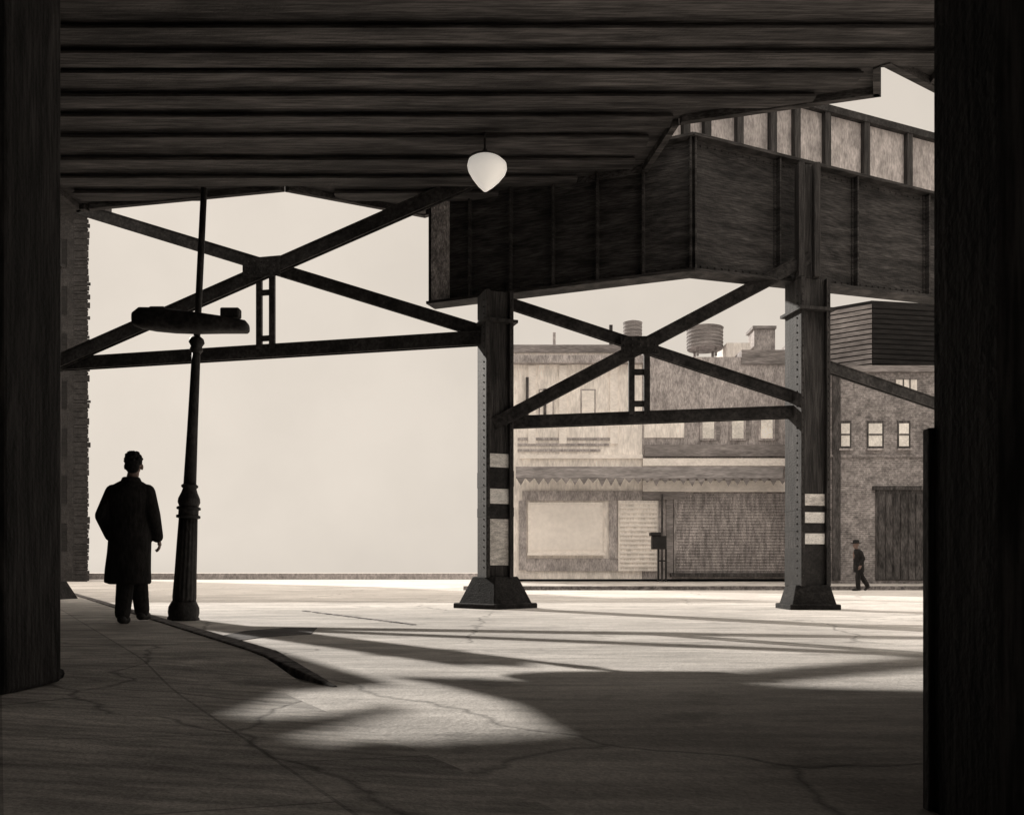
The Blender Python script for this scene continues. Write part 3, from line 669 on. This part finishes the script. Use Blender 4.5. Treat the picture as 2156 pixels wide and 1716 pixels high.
q = MB(); q.prism([pp(-1.6, .2), pp(2.2, .2), pp(2.2, -.85), pp(-1.6, -.85)], 7.5, 7.998); q.build('floor', M['deck'], pw)
for px, yy in ((1703, 20.6),):
    q = MB(); xx = X(px, yy + .2); q.span((xx - .13, yy + .1, ROAD), (xx + .13, yy + .36, 7.5)); q.build('support', M['column'], pw)
q = MB(); q.span((14.2, 24.6, ROAD), (14.5, 24.9, 7.5)); q.build('support', M['column'], pw)

# ------------------------------------------------------------------ people
def loft(mb, rings, n=18):
    "rings: (centre, rx, ry) horizontal ellipses"
    mb.quad_strip([[Vector(c) + Vector((rx * math.cos(2 * math.pi * i / n), ry * math.sin(2 * math.pi * i / n), 0)) for i in range(n)] for c, rx, ry in rings])
def limb(mb, pts, n=12):
    "pts: (point, radius) capsule chain with ball joints"
    for (p, r), (q, s_) in zip(pts[:-1], pts[1:]):
        p = Vector(p); q = Vector(q); y = (q - p).normalized(); x = y.orthogonal().normalized(); z = y.cross(x)
        mb.quad_strip([[o + (x * math.cos(2 * math.pi * i / n) + z * math.sin(2 * math.pi * i / n)) * rr for i in range(n)] for o, rr in ((p, r), (q, s_))])
    for p, r in pts: mb.ball(p, r, 12)
def fuse(o, vox, sm=4):
    r = o.modifiers.new('fuse', 'REMESH'); r.mode = 'VOXEL'; r.voxel_size = vox; r.use_smooth_shade = True
    s_ = o.modifiers.new('soft', 'SMOOTH'); s_.iterations = sm; s_.factor = 0.5
    dg = bpy.context.evaluated_depsgraph_get(); me = bpy.data.meshes.new_from_object(o.evaluated_get(dg))
    o.modifiers.clear(); o.data = me
    for p in me.polygons: p.use_smooth = True
    return o
def hand(mb, w_, dr, side, palm_n):
    "wrist point, direction down the hand, thumb side, palm normal"
    dr = Vector(dr).normalized(); sd = Vector(side).normalized(); pn = Vector(palm_n).normalized(); w_ = Vector(w_)
    for k in range(4):
        o = (k - 1.5) * .021
        limb(mb, [(w_ + sd * o * .6, .017), (w_ + dr * .09 + sd * o, .0145)], 8)
        l = (.066, .078, .084, .074)[k]
        kn = w_ + dr * .09 + sd * o; m1 = kn + dr * l * .5 + pn * .012; m2 = m1 + dr * l * .32 + pn * .02; m3 = m2 + dr * l * .14 + pn * .018
        limb(mb, [(kn, .0105), (m1, .0095), (m2, .0085), (m3, .0075)], 8)
    t0 = w_ + dr * .03 + sd * .03; limb(mb, [(w_ + dr * .015 + sd * .015, .016), (t0 + sd * .015 + pn * .01, .013), (t0 + sd * .025 + dr * .035 + pn * .018, .0105), (t0 + sd * .022 + dr * .06 + pn * .025, .009)], 8)

def person(root, pose, vox=0.007):
    "pose holds joint positions in the root's own space: x right, y forward, z up"
    P = {k_: Vector(v) for k_, v in pose.items() if isinstance(v, tuple)}
    bd = MB(); hx = P['head']; up = Vector((0, 0, 1))
    # trunk and neck
    ch, pl = P['chest'], P['pelvis']
    loft(bd, [(pl + Vector((0, 0, -.10)), .13, .10), (pl, .165, .115), (pl + (ch - pl) * .35, .145, .10), (pl + (ch - pl) * .7, .16, .115), (ch, .165, .12), (ch + Vector((0, 0, .12)), .15, .10), (P['neck'] + Vector((0, 0, -.02)), .075, .07)])
    limb(bd, [(P['neck'] - up * .05, .062), (hx - up * .06, .055)])
    # head with face
    f = Vector(P['face']).normalized(); r_ = f.cross(up).normalized()
    bd.ball(hx + up * .02 - f * .008, (.078, .092, .10) if abs(f.y) > .5 else (.092, .078, .10), 18)
    limb(bd, [(hx - up * .03 + f * .03, .062), (hx - up * .085 + f * .055, .034)])
    limb(bd, [(hx + up * .01 + f * .088, .010), (hx - up * .03 + f * .104, .0145)])
    for sg in (-1, 1):
        bd.ball(hx + r_ * sg * .08 - up * .015, (.014, .022, .034) if abs(f.y) > .5 else (.022, .014, .034), 10)
        limb(bd, [(hx + up * .03 + f * .083 + r_ * sg * .012, .011), (hx + up * .028 + f * .072 + r_ * sg * .05, .011)])
    limb(bd, [(hx - up * .058 + f * .082 + r_ * -.018, .009), (hx - up * .058 + f * .082 + r_ * .018, .009)])
    for sd in 'lr':
        limb(bd, [(P['sh' + sd], .058), (P['el' + sd], .042), (P['wr' + sd], .028)])
        hd_ = P['wr' + sd] - P['el' + sd]
        hand(bd, P['wr' + sd], hd_ if sd not in pose.get('hdir', {}) else pose['hdir'][sd], f, r_ * (1 if sd == 'l' else -1))
        limb(bd, [(P['hip' + sd], .085), (P['kn' + sd], .056), (P['an' + sd], .040)])
        an, to = P['an' + sd], P['to' + sd]
        limb(bd, [(an - up * .03 - (to - an).normalized() * .03, .038), ((an + to) / 2 - up * .01, .040), (to, .032)])
    body = bd.build('body', M['skin'], root); fuse(body, vox)
    # trousers and shoes
    tr = MB()
    for sd in 'lr':
        limb(tr, [(P['hip' + sd], .105), (P['kn' + sd], .09), (P['an' + sd] + up * .02, .076)])
    loft(tr, [(pl + Vector((0, 0, -.12)), .15, .12), (pl + up * .1, .18, .13)])
    fuse(tr.build('trousers', M['trouser'], root), vox * 1.3)
    for sd in 'lr':
        so = MB(); an, to = P['an' + sd], P['to' + sd]; dv = (to - an); dv.z = 0; dv.normalize()
        limb(so, [(an - up * .035 - dv * .045, .046), ((an + to) / 2 - up * .012, .050), (to, .044), (to + dv * .03, .036)])
        fuse(so.build('shoe', M['black'], root), vox)
    return P

# the man in the long coat, walking away up the pavement
MY = 9.05; mx = X(272, MY)
m1 = thing('person', 'person in a long dark overcoat seen from behind, walking away along the left pavement', 'person', (mx, MY, WALK), rz=R(6)); m1['built_locally'] = 1
pose = dict(head=(.035, .03, 1.615), neck=(.02, 0, 1.46), chest=(.015, 0, 1.24), pelvis=(.0, 0, .92), face=(-.12, 1, 0),
            shl=(-.155, 0, 1.33), ell=(-.232, -.07, 1.09), wrl=(-.195, .06, .90), shr=(.180, 0, 1.335), elr=(.250, -.03, 1.10), wrr=(.268, .06, .89),
            hipl=(-.062, 0, .88), knl=(-.052, .06, .47), anl=(-.045, -.06, .085), tol=(-.06, .10, .034),
            hipr=(.066, 0, .88), knr=(.042, .16, .48), anr=(.036, .30, .10), tor=(.036, .47, .055))
P1 = person(m1, pose, .006)
ct = MB()
loft(ct, [((.0, .02, .40), .195, .16), ((-.02, .02, .42), .228, .19), ((-.015, .01, .55), .222, .185), ((.0, 0, .72), .212, .175), ((.01, 0, .90), .208, .165), ((.01, 0, 1.05), .212, .158), ((.01, -.01, 1.20), .222, .155), ((.012, -.01, 1.32), .225, .145), ((.015, -.01, 1.38), .205, .128), ((.016, -.005, 1.415), .165, .112), ((.018, 0, 1.445), .115, .095), ((.02, .0, 1.46), .085, .085)], 28)
limb(ct, [((-.152, -.005, 1.335), .082), ((-.232, -.07, 1.09), .078), ((-.192, .05, .90), .066)], 16)
limb(ct, [((.178, -.005, 1.34), .082), ((.245, -.03, 1.10), .072), ((.262, .05, .885), .060)], 16)
fuse(ct.build('overcoat', M['coat'], m1), .009, 3)
lap = MB(); lap.quad_strip([[Vector((.02 + r_ * math.cos(a), r_ * .95 * math.sin(a), z)) for a in [2 * math.pi * i / 20 for i in range(20)]] for z, r_ in ((1.42, .115), (1.455, .098), (1.485, .085), (1.49, .075))])
lap.build('collar', M['coat'], m1, smooth=True)
hr = MB(); hx = Vector(pose['head'])
hr.ball(hx + Vector((0, -.012, .045)), (.086, .098, .098), 20); hr.ball(hx + Vector((0, -.045, -.015)), (.072, .055, .075), 16)
for i in range(70):
    a = random.uniform(0, 2 * math.pi); e = random.uniform(-.1, 1.3)
    v = Vector((math.cos(a) * math.cos(e) * .083, math.sin(a) * math.cos(e) * .094 - .012, math.sin(e) * .095 + .045))
    if v.y > .05 and v.z < .07: continue
    hr.ball(hx + v, random.uniform(.010, .020), 6)
fuse(hr.build('hair', M['hair'], m1), .006, 1)

# the small figure in a hat by the corner building, walking left
m2y = 30.0
m2 = thing('person', 'small distant person in a hat and dark jacket, walking past the black doorway', 'person', (X(1806, m2y), m2y, ROAD)); m2['built_locally'] = 1
pose2 = dict(head=(-.06, 0, 1.55), neck=(-.03, 0, 1.40), chest=(0, 0, 1.20), pelvis=(.03, 0, .90), face=(-1, -.1, 0),
             shl=(0, -.17, 1.32), ell=(.10, -.22, 1.07), wrl=(.02, -.22, .86), shr=(0, .17, 1.32), elr=(.14, .2, 1.09), wrr=(.10, .2, .87),
             hipl=(.03, -.09, .87), knl=(-.03, -.09, .47), anl=(-.02, -.09, .085), tol=(-.17, -.09, .034),
             hipr=(.03, .09, .87), knr=(.16, .09, .50), anr=(.36, .09, .16), tor=(.30, .09, .045))
person(m2, pose2, .011)
ct = MB()
loft(ct, [((.04, 0, .62), .17, .20), ((.03, 0, .80), .175, .20), ((.03, 0, .95), .165, .19), ((.03, 0, 1.15), .175, .20), ((.01, 0, 1.30), .16, .195), ((-.01, 0, 1.37), .11, .12), ((-.03, 0, 1.41), .075, .08)], 24)
for sy, e, wv in ((-1, .10, .02), (1, .14, .10)):
    limb(ct, [((0, sy * .165, 1.30), .085), ((e, sy * .21, 1.08), .07), ((wv, sy * .21, .89), .055)])
fuse(ct.build('jacket', M['coat'], m2), .013, 3)
ht = MB(); h0 = Vector((-.06, 0, 1.60))
ht.lathe([(.17, 0), (.175, .012), (.11, .022), (.105, .08), (.085, .12), (.02, .13)], h0, 24); ht.build('hat', M['coat'], m2, smooth=True)

# ------------------------------------------------------------------ light, sky, camera
sd = Vector((-math.sin(R(SUN_AZ)) * math.cos(R(SUN_EL)), math.cos(R(SUN_AZ)) * math.cos(R(SUN_EL)), math.sin(R(SUN_EL))))
ld = bpy.data.lights.new('sun', 'SUN'); ld.energy = 5.0; ld.angle = R(0.55); ld.color = (1.0, 0.94, 0.86)
lo = bpy.data.objects.new('sun', ld); COL.objects.link(lo); lo.rotation_euler = (-sd).to_track_quat('-Z', 'Y').to_euler(); lo.location = (-20, 30, 40)
wd_ = bpy.data.worlds.new('World'); S.world = wd_; wd_.use_nodes = True
nt = wd_.node_tree; N = nt.nodes; L = nt.links; bg = N['Background']; bg.inputs['Strength'].default_value = 0.1
sk = N.new('ShaderNodeTexSky'); sk.sky_type = 'NISHITA'; sk.sun_disc = False; sk.sun_elevation = R(SUN_EL); sk.sun_rotation = R(-SUN_AZ)
sk.dust_density = 3.0
bw = N.new('ShaderNodeRGBToBW'); L.new(sk.outputs['Color'], bw.inputs[0])
mr = N.new('ShaderNodeMapRange'); mr.inputs['From Min'].default_value = 0; mr.inputs['From Max'].default_value = 12; mr.inputs['To Min'].default_value = 0.90; mr.inputs['To Max'].default_value = 1.05
L.new(bw.outputs[0], mr.inputs['Value'])
tc = N.new('ShaderNodeTexCoord'); nz = N.new('ShaderNodeTexNoise'); nz.inputs['Scale'].default_value = 9; nz.inputs['Detail'].default_value = 5
L.new(tc.outputs['Generated'], nz.inputs['Vector'])
m2_ = N.new('ShaderNodeMapRange'); m2_.inputs['From Min'].default_value = .35; m2_.inputs['From Max'].default_value = .65; m2_.inputs['To Min'].default_value = .97; m2_.inputs['To Max'].default_value = 1.03
L.new(nz.outputs['Fac'], m2_.inputs['Value'])
mu = N.new('ShaderNodeMath'); mu.operation = 'MULTIPLY'; L.new(mr.outputs[0], mu.inputs[0]); L.new(m2_.outputs[0], mu.inputs[1])
sz = N.new('ShaderNodeSeparateXYZ'); L.new(tc.outputs['Generated'], sz.inputs[0])      # thin overcast: brighter overhead than near the horizon
zr = N.new('ShaderNodeMapRange'); zr.inputs['From Min'].default_value = .52; zr.inputs['From Max'].default_value = .95; zr.inputs['To Min'].default_value = 1; zr.inputs['To Max'].default_value = 3.2
L.new(sz.outputs['Z'], zr.inputs['Value'])
mu3 = N.new('ShaderNodeMath'); mu3.operation = 'MULTIPLY'; L.new(mu.outputs[0], mu3.inputs[0]); L.new(zr.outputs[0], mu3.inputs[1]); mu = mu3
vm = N.new('ShaderNodeVectorMath'); vm.operation = 'SCALE'; vm.inputs[0].default_value = (7.5, 6.75, 5.9)
L.new(mu.outputs[0], vm.inputs['Scale']); L.new(vm.outputs['Vector'], bg.inputs['Color'])

cd = bpy.data.cameras.new('camera'); cam = bpy.data.objects.new('camera', cd); COL.objects.link(cam)
for o in (m1, m2): del o['built_locally']
cam.location = (0, 0, EYE); cam.rotation_euler = (R(90), 0, 0)
cd.sensor_width = 36; cd.lens = 36 * F / 2156; cd.shift_y = (HY - 858) / 2156; cd.clip_end = 3000; cd.clip_start = 0.05
S.camera = cam
S.view_settings.view_transform = 'Standard'; S.view_settings.look = 'None'; S.view_settings.exposure = 0; S.view_settings.gamma = 1
S.cycles.max_bounces = 8
